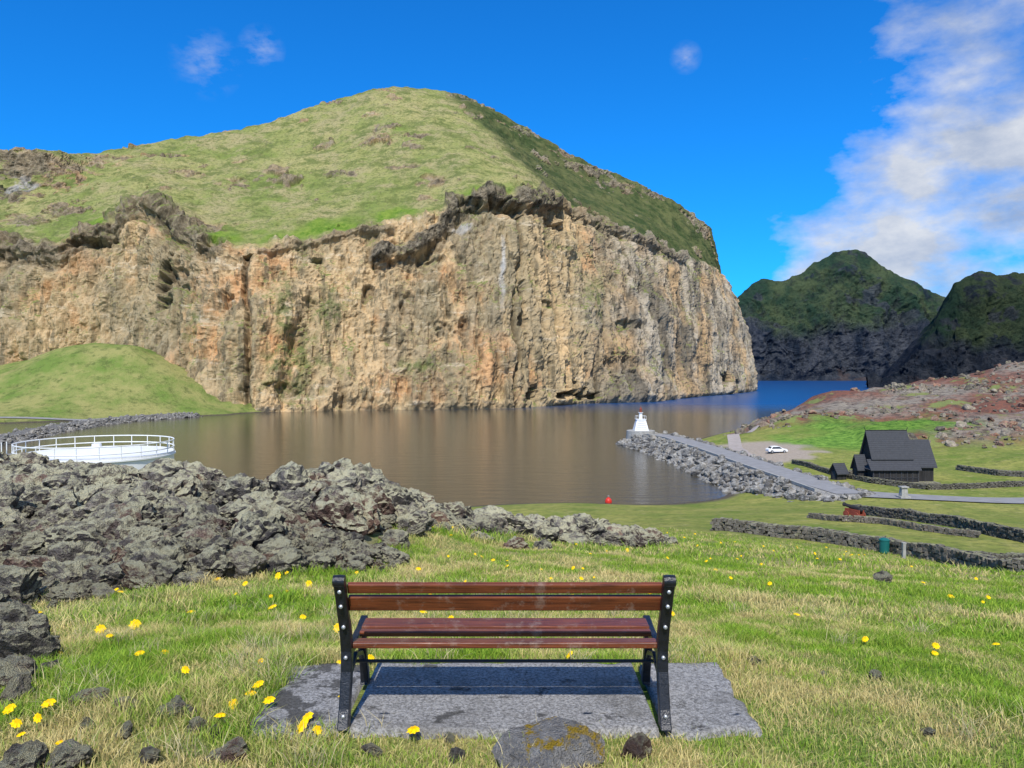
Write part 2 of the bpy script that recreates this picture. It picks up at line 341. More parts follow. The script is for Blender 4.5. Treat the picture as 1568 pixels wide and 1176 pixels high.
M_tyre=simple('tyre_mat',(.015,.015,.015),.8,.2,8)
t=NT('blade_mat'); c=t.attr('col','Color'); b=t.n('ShaderNodeBsdfDiffuse'); tr=t.n('ShaderNodeBsdfTranslucent'); t.put(b.inputs[0],c);t.put(tr.inputs[0],c)
mx=t.n('ShaderNodeMixShader');mx.inputs[0].default_value=.35;t.t.links.new(b.outputs[0],mx.inputs[1]);t.t.links.new(tr.outputs[0],mx.inputs[2]);t.t.links.new(mx.outputs[0],t.out.inputs[0]);M_blade=t.m
# ================================================================ GROUND SHEET
ang=np.concatenate([np.linspace(-180,-46,60,endpoint=False),np.linspace(-46,46,700,endpoint=False),np.linspace(46,180,60,endpoint=False)])*math.pi/180
rad=np.concatenate([[.02],np.geomspace(.6,4000,500)])
R,TH=np.meshgrid(rad,ang,indexing='ij'); X=(R*np.sin(TH)).ravel();Y=(R*np.cos(TH)).ravel()
Z,la,hi=Hm(X,Y)
g=npmesh('ground_terrain',np.stack([X,Y,Z],1),gridquads(len(rad),len(ang),True)[:,::-1],mat=M_ground)
Qg=np.stack([X,Y,0*X],1)
addattr(g,'lava',la);addattr(g,'hill',hi)
rr=np.hypot(X,Y)
addattr(g,'lush',sst(45,66,rr+6*pn(Qg*.1)))
addattr(g,'mound',((Y>325)&(X<-60)).astype(float))
addattr(g,'moss',sst(4,-6,sdf_line(X,Y,MOSS)-12+10*fbm(Qg*.08,3)))
gravel=sst(1.5,-1.5,sdf_poly(X,Y,[(52,158),(52,196),(60,198),(69,186),(70,172),(62,162)])+4*pn(Qg*.2)); gravel=np.maximum(gravel,sst(1,-1,np.hypot(X-(1308-784)/F*84,Y-84)-4.2))
addattr(g,'gravel',gravel)
meshobj('sea_water',[(-6000,60,0),(6000,60,0),(6000,9000,0),(-6000,9000,0)],[(0,1,2,3)],M_water)
# ================================================================ MOUNTAINS
def sheet(cols,ncol,rowseg,sig):
    C=np.array(cols,float)
    key=np.concatenate([[0],np.cumsum(np.linalg.norm(np.diff(C[:,0,:2],axis=0),axis=1)**.75)]); key/=key[-1]
    s=np.linspace(0,1,ncol); K,Rn,_=C.shape
    G=np.empty((Rn,ncol,3))
    w=np.exp(-.5*(np.arange(-3*sig,3*sig+1)/sig)**2);w/=w.sum()
    for r in range(Rn):
        for k in range(3):
            a=np.interp(s,key,C[:,r,k]); ap=np.pad(a,3*sig,mode='reflect',reflect_type='odd'); G[r,:,k]=np.convolve(ap,w,'valid')
    rows=[];tt=[]
    for r in range(Rn-1):
        n=rowseg[r]
        for j in range(n):
            f=j/n; rows.append(G[r]*(1-f)+G[r+1]*f); tt.append(r+f)
    rows.append(G[-1]);tt.append(Rn-1)
    A=np.array(rows);tt=np.array(tt)
    for _ in range(6):
        B=A.copy();B[1:-1]=(A[:-2]+2*A[1:-1]+A[2:])/4;A=B
    du=np.gradient(A,axis=1);dv=np.gradient(A,axis=0);N=np.cross(du,dv);N/=np.linalg.norm(N,axis=2)[...,None]+1e-9
    return A,N,np.broadcast_to(tt[:,None],A.shape[:2]).copy()
def bz(u,d): x,y=XY(u,d); return (x,y,-3.0)
def bk(p,dy,dz): return (p[0]*(1+.3*dy/p[1]),p[1]+dy,p[2]+dz)
def column(b,*pts):
    L=[bz(*b)]+[P(*p) for p in pts]; L.append(bk(L[-1],90,-35)); L.append(bk(L[-1],260,-120)); return L
cols=[
 column((-1500,520),(-1500,540,560),(-1500,450,600),(-1500,400,680),(-1500,380,760),(-1500,360,850)),
 column((-700,430),(-700,510,455),(-700,400,475),(-700,350,530),(-700,300,600),(-700,255,660)),
 column((-250,425),(-250,500,436),(-250,390,450),(-250,330,490),(-250,280,540),(-250,235,580)),
 column((0,428),(0,500,436),(0,380,450),(0,335,500),(5,305,525),(5,228,540)),
 column((90,428),(90,500,436),(95,382,450),(100,335,490),(105,290,530),(85,229,550)),
 column((130,427),(130,490,436),(130,360,452),(135,325,495),(135,280,545),(115,238,590)),
 column((170,427),(170,480,436),(170,345,457),(170,310,500),(170,270,560),(160,230,620)),
 column((225,425),(225,470,434),(218,305,460),(225,285,510),(230,255,570),(230,222,640)),
 column((300,412),(300,480,424),(295,368,442),(300,315,510),(300,258,590),(300,209,660)),
 column((380,406),(380,490,422),(380,385,440),(385,320,510),(385,250,600),(370,198,680)),
 column((460,415),(460,490,432),(455,372,452),(460,310,520),(450,240,610),(440,178,695)),
 column((560,430),(560,480,447),(560,352,465),(555,290,530),(530,220,625),(500,157,705)),
 column((660,440),(660,480,455),(650,335,478),(635,270,545),(598,195,620),(560,139,712)),
 column((740,448),(740,470,460),(725,297,490),(715,250,550),(665,190,640),(612,132,716)),
 column((800,455),(800,460,470),(790,300,500),(765,255,560),(705,190,650),(665,139,722)),
 column((860,500),(860,465,512),(848,303,530),(805,262,580),(745,200,668),(715,149,735)),
 column((930,528),(920,470,545),(905,338,575),(868,290,665),(825,240,725),(775,178,750)),
 column((1000,540),(985,480,565),(975,362,600),(940,320,680),(900,278,740),(866,235,765)),
 column((1060,650),(1045,500,640),(1035,392,660),(1010,350,715),(985,310,762),(960,275,782)),
 column((1110,720),(1095,500,715),(1075,405,730),(1062,370,765),(1048,340,788),(1038,312,805)),
 column((1143,790),(1125,500,790),(1095,412,800),(1092,385,808),(1087,365,814),(1078,342,822)),
 column((1157,850),(1137,505,860),(1107,435,865),(1097,400,868),(1092,375,870),(1086,352,875)),
 column((1135,980),(1100,520,1000),(1070,460,1010),(1060,430,1010),(1050,400,1015),(1040,380,1020)),
 column((1000,1200),(980,520,1180),(960,480,1150),(950,460,1140),(940,440,1130),(930,430,1120)),
]
A,N,TT=sheet(cols,1300,[120,170,90,75,55,12,10],8)
sh=A.shape; Pf=A.reshape(-1,3);Nf=N.reshape(-1,3);tf=TT.reshape(-1)
if Nf[np.argmax(tf>1),1]>0: Nf=-Nf
x,y,z=Pf.T; uu=784+x/y*F
pn7=fbm(Pf/9.,3,.6)*1.3; pn9=fbm(Pf/11.+9,3,.6)*1.3; pn20=pn(Pf/20.)
cliff=sst(2.08,1.93,tf+pn20*.07+pn9*.06)
def blob(u,v,d,rx,rz,soft=.5,nn=.35):
    p=P(u,v,d); q=np.sqrt(((x-p[0])/rx)**2+((z-p[2])/rz)**2)+nn*pn7
    return sst(1,1-soft,q)*(np.abs(y-p[1])<70)
def pline(pts,w,soft=.6):
    W=[P(*p) for p in pts]; return sst(w,w*(1-soft),sdf_line(x,z,[(p[0],p[2]) for p in W])+w*.8*pn9)*(np.abs(y-W[0][1])<70)
dark=np.zeros_like(x); disp=np.zeros_like(x)
cr=fbm(Pf/np.array([42,42,26.])+31,4,.55)+.10*ridged(Pf/14.,2)
crag=sst(.36,.44,cr)*sst(1.9,2.1,tf)*sst(6.,5.,tf)
oc=np.zeros_like(x)
for (u,v,d,rx,rz) in [(50,258,530,40,20),(15,295,520,22,14),(100,325,500,18,8),(575,214,600,17,9),(592,194,620,10,6),(440,280,560,16,7),(360,287,550,14,6),(195,250,600,9,5),(285,266,560,12,5),(300,350,460,18,6),(525,272,560,14,5),(662,290,530,11,3),(500,160,700,22,4),(345,208,670,12,4),(860,235,755,16,7),(1060,335,800,18,9),(1078,350,812,14,14),(750,165,745,36,6),(900,262,760,34,6),(1000,300,790,34,6),(40,240,540,50,9),(950,290,770,26,8),(800,205,745,20,7),(250,240,600,20,3),(640,215,610,10,3)]:
    oc=np.maximum(oc,blob(u,v,d,rx,rz,.75,1.35))
oc=np.maximum(oc,crag*.7)
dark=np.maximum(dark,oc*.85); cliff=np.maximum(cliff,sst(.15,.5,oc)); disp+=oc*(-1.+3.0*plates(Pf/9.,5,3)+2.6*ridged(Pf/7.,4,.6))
caps=[[(580,398,462),(640,382,472),(682,350,480),(702,318,488),(740,305,490),(800,308,500),(845,312,528)],
      [(0,378,450),(60,388,450),(95,392,450),(135,362,452),(190,348,457),(222,312,460),(262,335,450),(300,370,442),(330,388,440)],
      [(400,392,442),(460,380,452),(540,362,462),(600,355,468)],
      [(845,310,528),(905,342,575),(975,367,600)],[(975,367,600),(1035,395,660),(1075,408,730)]]
for i,c in enumerate(caps):
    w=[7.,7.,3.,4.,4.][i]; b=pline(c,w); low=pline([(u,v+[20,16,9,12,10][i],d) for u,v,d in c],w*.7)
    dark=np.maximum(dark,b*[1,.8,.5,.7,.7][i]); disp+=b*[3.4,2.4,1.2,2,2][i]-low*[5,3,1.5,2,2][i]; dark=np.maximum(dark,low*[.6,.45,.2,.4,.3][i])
    cliff=np.maximum(cliff,b*(tf<2.3))
for (u,v,d,rx,rz,de) in [(815,603,455,6,5,10),(875,600,500,8,6,12),(852,606,495,5,4,8),(905,608,515,7,3,7),(770,318,495,14,5,8),(720,318,487,9,5,8),(840,345,515,10,5,7),(830,465,480,7,2.5,3),(480,402,445,4,3,5),(325,375,438,6,4,6),(1105,580,720,10,10,10),(1120,590,745,7,8,10),(255,440,430,5,14,5),(345,470,420,4,9,5),(455,515,428,5,12,4),(470,470,428,8,4,3),(440,600,420,8,8,4),(690,505,455,9,6,3),(800,480,468,3,22,4),(940,560,545,10,10,4),(660,400,465,10,2.5,3),(150,375,450,14,4,6),(270,420,432,9,12,4),(960,500,560,12,4,4),(560,450,440,5,9,3),(620,470,448,4,12,3)]:
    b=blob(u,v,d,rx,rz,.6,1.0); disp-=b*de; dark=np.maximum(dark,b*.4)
crack=sst(2.4,.5,np.abs(uu-381-9*pn20-4*pn7)*.36)*(z>0)*(tf<1.85); disp-=crack*5.5; dark=np.maximum(dark,crack*.4)
crack=sst(2.,.5,np.abs(uu-790-.06*(z-60)-8*pn20-4*pn7)*.36)*(z>0)*(tf<1.8); disp-=crack*4; dark=np.maximum(dark,crack*.3)
pale=sst(1.0,.3,np.abs(uu-768-3*pn(Pf/10.)-2*pn7)*.4/1.8)*sst(50,75,z)*sst(112,96,z)*(tf<2)*(.75+.5*pn9); pale=np.maximum(np.clip(pale,0,1)*.9,blob(705,352,478,9,4,.6,.8)*.5)
pale=np.maximum(pale,blob(30,285,525,14,8,.6,.8)*.5)
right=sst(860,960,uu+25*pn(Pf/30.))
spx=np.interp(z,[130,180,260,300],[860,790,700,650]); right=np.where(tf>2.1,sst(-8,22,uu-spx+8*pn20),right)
Qa=Pf/np.array([45,45,110.]);Qb=Pf/np.array([15,15,75.]);Qc=Pf/np.array([7,7,30.]);Qs=Pf/np.array([60,60,7.])
Qs[:,2]+=Pf[:,0]*.012
fine=.45*pn7+1.3*fbm(Pf/np.array([3.6,3.6,6.]),4,.65)
pl1=plates(Pf/np.array([22,22,42.])+5,7,4); pl2=plates(Pf/np.array([7,7,20.])+8,5,3)
dc=6*fbm(Qa,3)+4.8*ridged(Qb,3)+2.8*ridged(Qc,3,.6)+1.0*fbm(Qs,3)+6.0*pl1+3.0*pl2+fine
dgs=3.5*fbm(Pf/60.,3)+2.6*ridged(Pf/np.array([30,60,60.]),3,.6)+1.8*fbm(Pf/12.,4,.6)+.5*ridged(Pf/np.array([14,14,3.]),2)
edge=sst(0,.1,tf)
disp+=cliff*dc*edge*np.where(tf>2.2,.45,1.)+(1-cliff)*dgs
fade=np.where(tf>5.2,.6,1.)
D2d=disp.reshape(sh[0],sh[1])
def blur(a,k):
    b=a.copy()
    for _ in range(k):
        b[1:-1]=(b[:-2]+b[2:]+b[1:-1])/3; b[:,1:-1]=(b[:,:-2]+b[:,2:]+b[:,1:-1])/3
    return b
cav=np.clip((blur(D2d,10)-D2d).ravel()*.36-.12,0,.7)*cliff*sst(-.2,.15,fbm(Pf/50.+3,2)+.05)  # recess mask for the crevice shade painted into the rock colour
Vm=Pf+Nf*(disp*fade)[:,None]
Vm[:,2]=np.where(tf<.02,-3,Vm[:,2])
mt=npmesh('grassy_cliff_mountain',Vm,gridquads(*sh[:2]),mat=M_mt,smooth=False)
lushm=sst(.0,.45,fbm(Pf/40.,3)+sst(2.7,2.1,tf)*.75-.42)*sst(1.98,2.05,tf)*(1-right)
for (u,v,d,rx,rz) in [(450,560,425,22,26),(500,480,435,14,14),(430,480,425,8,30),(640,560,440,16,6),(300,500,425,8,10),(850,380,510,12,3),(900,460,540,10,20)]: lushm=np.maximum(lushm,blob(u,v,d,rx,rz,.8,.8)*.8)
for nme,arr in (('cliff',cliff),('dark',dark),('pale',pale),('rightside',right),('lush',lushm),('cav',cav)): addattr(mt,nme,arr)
def farm(name,sky,dbase,dtop,base_v,ncol,rockz,mat):
    cols=[]
    for u,v in sky:
        L=[bz(u,dbase),P(u,base_v*.55+v*.45,dbase+(dtop-dbase)*.30),P(u,v,dtop)];L.append(bk(L[-1],dtop*.1,-.4*L[-1][2]));L.append((L[-1][0]*1.1,L[-1][1]+dtop*.2,-10)); cols.append(L)
    A,N,TT=sheet(cols,ncol,[110,100,10,6],3); sh=A.shape;Pf=A.reshape(-1,3);Nf=N.reshape(-1,3);tf=TT.reshape(-1)
    k=dbase/1700.; e=sst(0,.2,tf)*(1-.72*sst(1.45,1.92,tf))
    q0=np.array([1,1,.7])
    D=46*ridged(Pf*q0/(210*k),4,.55)+30*plates(Pf/(120*k),6,4)+16*ridged(Pf/np.array([45,45,90.])/k,4,.6)+9*fbm(Pf/(16*k),4,.65)
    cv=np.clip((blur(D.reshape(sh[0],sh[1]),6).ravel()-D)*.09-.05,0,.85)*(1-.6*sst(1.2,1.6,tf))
    rk=sst(-25*k,25*k,rockz*k-Pf[:,2]+90*k*fbm(Pf/(120*k)+4,4,.6)); rk=np.maximum(rk,sst(.22,.30,fbm(Pf/(60*k)+2,4,.6))*.8)
    V=Pf+(-1 if Nf[ncol*30,1]>0 else 1)*Nf*((D-25)*k*e)[:,None]
    o=npmesh(name,V,gridquads(*sh[:2]),mat=mat,smooth=False);addattr(o,'cav',cv);addattr(o,'rocky',rk);return o
farm('far_island_hill',[(900,560),(1040,520),(1118,472),(1132,455),(1152,434),(1170,427),(1185,430),(1203,427),(1212,417),(1230,414),(1246,400),(1262,395),(1284,383),(1310,380),(1330,389),(1350,406),(1380,422),(1420,440),(1440,450),(1455,457),(1500,475),(1600,490),(1800,510),(2100,560)],1720,1860,583,560,130,M_far)
farm('right_headland_hill',[(1330,604),(1375,592),(1396,566),(1412,530),(1425,505),(1440,478),(1455,455),(1462,432),(1478,424),(1492,415),(1512,414),(1525,422),(1545,416),(1568,420),(1650,395),(1800,380),(2100,420),(2500,500)],980,1060,590,460,110,M_far2)
# ================================================================ ROCKS
def rockmesh(name,seed,sub,mat,rough=.13,cuts=9):
    r=np.random.default_rng(seed); bm=bmesh.new(); bmesh.ops.create_icosphere(bm,subdivisions=sub,radius=1)
    me=bpy.data.meshes.new(name); bm.to_mesh(me);bm.free(); n=len(me.vertices);V=np.empty(n*3,np.float32);me.vertices.foreach_get('co',V);V=V.reshape(-1,3).astype(float)
    for _ in range(cuts):
        d=r.normal(size=3);d/=np.linalg.norm(d);h=r.uniform(.5,.85);k=V@d;o=k>h;V[o]-=((k[o]-h)[:,None])*d*.95
    dirn=V/np.linalg.norm(V,axis=1)[:,None]
    V+=dirn*(rough*2.0*fbm(V*1.3+seed*7,3)+rough*1.2*ridged(V*3+seed*3,3,.6)+rough*.5*fbm(V*9+seed,3,.6))[:,None]
    V*=np.array([r.uniform(.85,1.25),r.uniform(.75,1.),r.uniform(.6,.95)])
    me.vertices.foreach_set('co',V.astype(np.float32).ravel());me.materials.append(mat);me.update(); return me
lavam=[rockmesh('lava_rock_m%d'%i,i,4,M_lava,rough=.17+.03*(i%4),cuts=7+i%5) for i in range(12)]
hillm=[rockmesh('hill_rock_m%d'%i,50+i,3,M_hrock,rough=.18) for i in range(6)]
ripm=[rockmesh('rip_rock_m%d'%i,80+i,3,M_rip,rough=.07,cuts=12) for i in range(6)]
def scatter(parent,pre,meshes,pts,sizes,sink=.25):
    for i,(p,s) in enumerate(zip(pts,sizes)):
        o=bpy.data.objects.new(pre,meshes[random.randrange(len(meshes))]); o.location=(p[0],p[1],p[2]+s*(.35-sink)); 
        o.rotation_euler=(random.uniform(-.6,.6),random.uniform(-.6,.6),random.uniform(0,6.28)); k=s*.55
        o.scale=(k*random.uniform(.85,1.2),k*random.uniform(.85,1.2),k*random.uniform(.75,1.25)); o.parent=parent; SC.collection.objects.link(o)
LR=empty('lava_rock_field')
n=5600
yy=7+30*rng.random(n*4)**.85; xx=rng.uniform(-1,1,n*4)*30-13; sd=sdf_poly(xx,yy,LAVA)
ok=(sd<.15+.5*rng.random(n*4))&(xx>-.85*yy-2); xx=xx[ok][:n];yy=yy[ok][:n];sd=sd[ok][:n]
sz=.13+.18*rng.random(len(xx))+.85*rng.random(len(xx))**5
sz*=np.where(sd>-.8,.7,1.); sz*=np.interp(yy,[8,14,25],[.65,.85,1.15])
zz=Hm(xx,yy)[0]
scatter(LR,'lava_rock',lavam,np.stack([xx,yy,zz],1),sz,.18)
n=2000; yy=rng.uniform(7.5,15,n*5); xx=rng.uniform(-13,-1.8,n*5); sd=sdf_poly(xx,yy,LAVA); ok=(sd<.5*rng.random(n*5)**2)&(xx>-.85*yy-1); xx=xx[ok][:n];yy=yy[ok][:n]
scatter(LR,'lava_rock',lavam,np.stack([xx,yy,Hm(xx,yy)[0]],1),.07+.12*rng.random(len(xx))+.35*rng.random(len(xx))**4,.15)
for u,v,d,s in [(555,722,22,1.3),(575,708,22.3,.75),(520,722,21.5,1.0),(490,724,21,.8),(170,728,18,.9),(140,724,18.5,.8),(95,735,19,.8),(20,728,20,1.1),(300,738,22,.9),(410,765,17,.85),(600,755,21,.9),(650,778,23,.9),(690,782,24,.8),(425,850,11.8,.6),(290,885,10.2,.45),(180,800,14,.7),(60,812,12.5,.7),(630,800,20,.8),(350,755,20,.8),(770,790,27,.6),(800,800,27,.6),(880,808,29,.7),(740,838,20,.55),(790,842,19,.6),(830,845,19.5,.5),(930,812,31,.5),(250,860,12,.5),(330,810,14,.6),(470,750,19,1.),(600,835,16,.5)]:
    p=P(u,v,d); zg=Hs(p[0],p[1]); scatter(LR,'lava_rock',lavam,[(p[0],p[1],max(zg,min(p[2]-.25*s,zg+.5)))],[s],.3)
SR=empty('scattered_lava_stones')
for u,v,s in [(20,965,.30),(45,995,.24),(10,1030,.2),(75,1018,.10),(25,1055,.14),(135,1068,.12),(190,1080,.08),(270,1085,.10),(305,1110,.07),(355,1150,.12),(95,1165,.14),(40,1172,.12),(230,1160,.07),(975,1150,.09),(570,1150,.06),(190,1120,.06),(15,925,.22),(1155,1010,.06),(1260,1030,.04),(700,1160,.05),(-60,1000,.3),(-120,1080,.3),(1350,875,.18),(690,1130,.04),(60,975,.2),(0,990,.25),(1340,1035,.05),(1420,1120,.05),(130,1110,.06),(330,1120,.05)]:
    scatter(SR,'stone',lavam,[hit(u,v+s*100)],[s*1.35],.22)
b=hit(852,1170); bo=bpy.data.objects.new('lichen_boulder',rockmesh('lichen_boulder',200,5,M_boul,rough=.06,cuts=10)); bo.location=(b[0],b[1],b[2]+.05); bo.scale=(.245,.2,.19); link(bo)
HR=empty('hillside_lava_rocks'); n=3200
xx=rng.uniform(55,330,n*4);yy=rng.uniform(125,400,n*4);sd=sdf_poly(xx,yy,HILL); q=fbm(np.stack([xx*.03,yy*.03,0*xx],1),3)
ok=(sd<2)&(q>-.05)&(xx<.85*yy+20)&(sdf_line(xx,yy,MOSS)>12)&(yy<330); xx=xx[ok][:n];yy=yy[ok][:n]
sz=.35+.7*rng.random(len(xx))+2.4*rng.random(len(xx))**8
scatter(HR,'hill_rock',hillm,np.stack([xx,yy,Hm(xx,yy)[0]],1),sz,.3)
# ================================================================ BREAKWATERS
def breakwater(name,path,hw,top,slope,x0,x1,y0,y1,step,mat,nr,smin,smax):
    xs=np.arange(x0,x1,step);ys=np.arange(y0,y1,step);GX,GY=np.meshgrid(xs,ys);gx=GX.ravel();gy=GY.ravel()
    sd=sdf_line(gx,gy,path); zz=top-np.maximum(0,sd-hw)*slope+np.where(sd>hw,.3*fbm(np.stack([gx,gy,0*gx],1)*.5,2),0); zz=np.maximum(zz,-3)
    npmesh(name,np.stack([gx,gy,zz],1),gridquads(len(ys),len(xs)),mat=mat)
    px=rng.uniform(x0,x1,nr*12);py=rng.uniform(y0,y1,nr*12);sd=sdf_line(px,py,path);ok=(sd>hw+.2)&(top-(sd-hw)*slope>-.7);px=px[ok][:nr];py=py[ok][:nr];sd=sd[ok][:nr]
    E=empty(name+'_rocks'); s=smin+(smax-smin)*rng.random(len(px))**2; pz=top-(sd-hw)*slope; 
    scatter(E,'riprap_rock',ripm,np.stack([px,py,pz],1),s,.2)
PIER=[(50,118),(48.5,150),(47,185),(45,212),(41,228)]
breakwater('stone_breakwater',PIER,3.6,3.35,.62,28,66,112,246,.6,M_rip,1700,.7,2.1)
DIKE=[(-230,215),(-157,235),(-166,268),(-172,311),(-170,341),(-156,368)]
breakwater('harbour_dike',DIKE,2.2,1.9,.5,-250,-140,200,385,1.2,M_rip,1000,.9,1.9)
def strip(name,path,w,mat,zf,off=.06,sub=24):
    p=np.array(path,float); t=np.linspace(0,len(p)-1,sub*(len(p)-1)+1); q=np.stack([np.interp(t,range(len(p)),p[:,k]) for k in (0,1)],1)
    for _ in range(30): q[1:-1]=(q[:-2]+2*q[1:-1]+q[2:])/4
    d=np.gradient(q,axis=0); nrm=np.stack([-d[:,1],d[:,0]],1)/np.linalg.norm(d,axis=1)[:,None]
    cols=[]
    for k in np.linspace(-.5,.5,7):
        r=q+nrm*w*k; z=zf(r[:,0],r[:,1])+off; cols.append(np.column_stack([r,z]))
    V=np.stack(cols,1).reshape(-1,3); return npmesh(name,V,gridquads(len(q),7)[:,::-1],mat=mat)
zter=lambda x,y: Hm(x,y)[0]
zmax=lambda x,y: np.maximum(Hm(x,y)[0],np.where(sdf_line(x,y,PIER)<4.2,3.35,-9))
strip('pier_road',[(52,116),(50,135),(48.8,160),(47.2,190),(45,212),(42.5,224)],6.0,M_asph,zmax,.07)
strip('main_road',[(51,119),(58,114.5),(68,111),(80,109),(110,106),(150,100)],5.6,M_asph,zter,.16)
strip('gravel_path',[(52,168),(54,185),(58,200),(61,212),(68,224),(76,232)],3.2,M_path,zmax,.12)
strip('left_shore_road',[(-420,325),(-300,327),(-230,330),(-190,338),(-180,350)],3.2,M_asph,zter,.3)
def kerb(name,path,h,w,mat,z):
    E=empty(name)
    for i,(a,b) in enumerate(zip(path[:-1],path[1:])):
        L=math.hypot(b[0]-a[0],b[1]-a[1]); box('segment_%d'%i,((a[0]+b[0])/2,(a[1]+b[1])/2,z+h/2),(L-.02,w,h),mat,E,(0,0,math.atan2(b[1]-a[1],b[0]-a[0])),.03)
kerb('pier_edge_wall',[(46.8,118),(46,135),(45.2,150),(44.6,168),(43.8,185),(42.8,200),(41.8,212),(39.2,222)],.5,.4,M_cstone,3.38)
# ================================================================ DRY STONE WALLS
def dry_wall(name,path,h,th,sl=.42):
    V=[];Fq=[];pts=[np.array(p,float) for p in path]
    for a,b in zip(pts[:-1],pts[1:]):
        e=b-a;L=np.linalg.norm(e);e/=L;nn=np.array([-e[1],e[0]]); m=max(1,int(L/sl)); 
        ss=(np.arange(m)+.5)/m*L; c=a+e*ss[:,None]; zg=Hm(c[:,0],c[:,1])[0]
        nc=max(2,int(h/.22)); hv=1+.14*pn(np.stack([c[:,0]*.4,c[:,1]*.4,0*c[:,0]],1))
        for k in range(-1,nc):
            off=.5*sl*(k%2)
            for j in range(m):
                for side in (-1,1):
                    w=sl*random.uniform(.7,1.25);hh=h/nc*random.uniform(.8,1.25);t=th/2*random.uniform(.8,1.25)
                    ctr=c[j]+e*(off+random.uniform(-.08,.08))+nn*side*(th/4+random.uniform(-.04,.04)); zc=zg[j]+(k+.5+random.uniform(-.12,.12))*h/nc*hv[j]
                    b0=len(V)
                    for sz in (-1,1):
                        for sx,sy in ((-1,-1),(1,-1),(1,1),(-1,1)):
                            q=ctr+e*sx*w/2*random.uniform(.7,1.08)+nn*sy*t/2*random.uniform(.65,1.15)
                            V.append((q[0],q[1],zc+sz*hh/2*random.uniform(.65,1.15)))
                    Fq+= [(b0,b0+3,b0+2,b0+1),(b0+4,b0+5,b0+6,b0+7),(b0,b0+1,b0+5,b0+4),(b0+1,b0+2,b0+6,b0+5),(b0+2,b0+3,b0+7,b0+6),(b0+3,b0,b0+4,b0+7)]
    return npmesh(name,np.array(V),np.array(Fq),mat=M_wall,smooth=False)
dry_wall('dry_stone_wall',[XY(1090,66),XY(1240,61),XY(1350,56),XY(1430,51),XY(1505,46),XY(1548,42.5)],1.05,.8)
dry_wall('dry_stone_wall',[XY(1548,42.5),XY(1600,41),XY(1700,38)],1.1,.8)
dry_wall('dry_stone_wall',[XY(1500,47),XY(1568,50),XY(1650,52)],1.0,.7)
dry_wall('dry_stone_wall',[XY(1308,92),XY(1380,84),XY(1470,76),XY(1568,66),XY(1680,58)],1.1,.8)
dry_wall('dry_stone_wall',[XY(1240,84),XY(1290,79.5),XY(1350,78),XY(1420,72),XY(1500,68)],.6,.7)
dry_wall('dry_stone_wall',[XY(1215,156),XY(1290,137),XY(1335,129),XY(1420,123),XY(1500,124),XY(1600,124)],.9,.8,sl=.6)
dry_wall('dry_stone_wall',[XY(1466,146),XY(1530,136),XY(1640,128)],1.0,.8,sl=.6)
dry_wall('dry_stone_wall',[XY(1290,137),XY(1320,142),XY(1345,140)],.9,.8,sl=.6)
# ================================================================ CHURCH
def church(loc):
    E=empty('stave_church',loc)
    box('stone_plinth',(5,3.6,-.1),(11.6,8.6,.7),M_wall,E)
    prism('aisle_walls',[(.3,.25),(.3,2.45),(6.9,2.45),(6.9,.25)],-.2,7.6,M_tar,E)
    def roof(nm,y0,z0,y1,z1,y2,z2,x0,x1,th=.16):
        prism(nm,[(y0,z0),(y1,z1),(y2,z2),(y2,z2-th),(y1,z1-th*1.6),(y0,z0-th)],x0,x1,M_shin,E)
    prism('aisle_roof_front',[(-.15,2.35),(1.55,4.0),(1.55,3.8),(-.15,2.2)],-.7,7.9,M_shin,E)
    prism('aisle_roof_back',[(7.35,2.35),(5.65,4.0),(5.65,3.8),(7.35,2.2)],-.7,7.9,M_shin,E)
    meshobj('aisle_roof_west',[(-.75,-.15,2.34),(-.75,7.35,2.34),(.75,5.6,3.98),(.75,1.6,3.98)],[(0,3,2,1)],M_shin,E)
    prism('nave_walls',[(1.62,2.4),(1.62,4.6),(3.6,8.3),(5.58,4.6),(5.58,2.4)],.4,6.9,M_tar,E)
    roof('nave_roof',1.15,4.05,3.6,8.75,6.05,4.05,.0,7.2,.18)
    prism('chancel_walls',[(1.2,.25),(1.2,3.3),(3.6,6.6),(6.0,3.3),(6.0,.25)],7.62,10.6,M_tar,E)
    roof('chancel_roof',.75,2.75,3.6,7.2,6.45,2.75,7.25,11.0,.18)
    prism('porch_walls',[(2.5,.2),(2.5,2.4),(3.6,4.2),(4.7,2.4),(4.7,.2)],-1.7,-.21,M_tar,E)
    roof('porch_roof',2.1,2.05,3.6,4.6,5.1,2.05,-1.95,-.1,.14)
    box('porch_door',(-1.72,3.6,1.25),(.05,1.1,2.0),M_shin,E)
    for i in range(9): box('aisle_post_%d'%i,(-.1+i*.95,.27,1.35),(.14,.14,2.18),M_shin,E)
    box('aisle_sill',(3.7,.24,.95),(7.8,.1,.12),M_shin,E)
    for i,(x,z) in enumerate([(.05,8.8),(7.1,8.8),(10.9,7.25)]):
        tube('ridge_finial_%d'%i,[(x,3.6,z-.1),(x+(-.25 if i==0 else .2),3.6,z+.5)],.05,M_tar,E)
    tube('nave_ridge_board',[(0,3.6,8.78),(7.2,3.6,8.78)],.08,M_tar,E)
    for i in range(2): box('nave_window_%d'%i,(2.2+i*2.8,1.6,4.15),(.5,.06,.25),M_glass,E)
    return E
zc=Hs(67,130); ch=church((61.3,129.5,zc+.15))
E=empty('lychgate_hut',(XY(1285,134)[0],134,Hs(XY(1285,134)[0],134)),.25)
prism('hut_walls',[(-.9,-.2),(-.9,1.5),(0,2.5),(.9,1.5),(.9,-.2)],-.9,.9,M_tar,E)
prism('hut_roof',[(-1.3,1.15),(0,2.9),(1.3,1.15),(1.3,1.03),(0,2.72),(-1.3,1.03)],-1.2,1.2,M_shin,E)
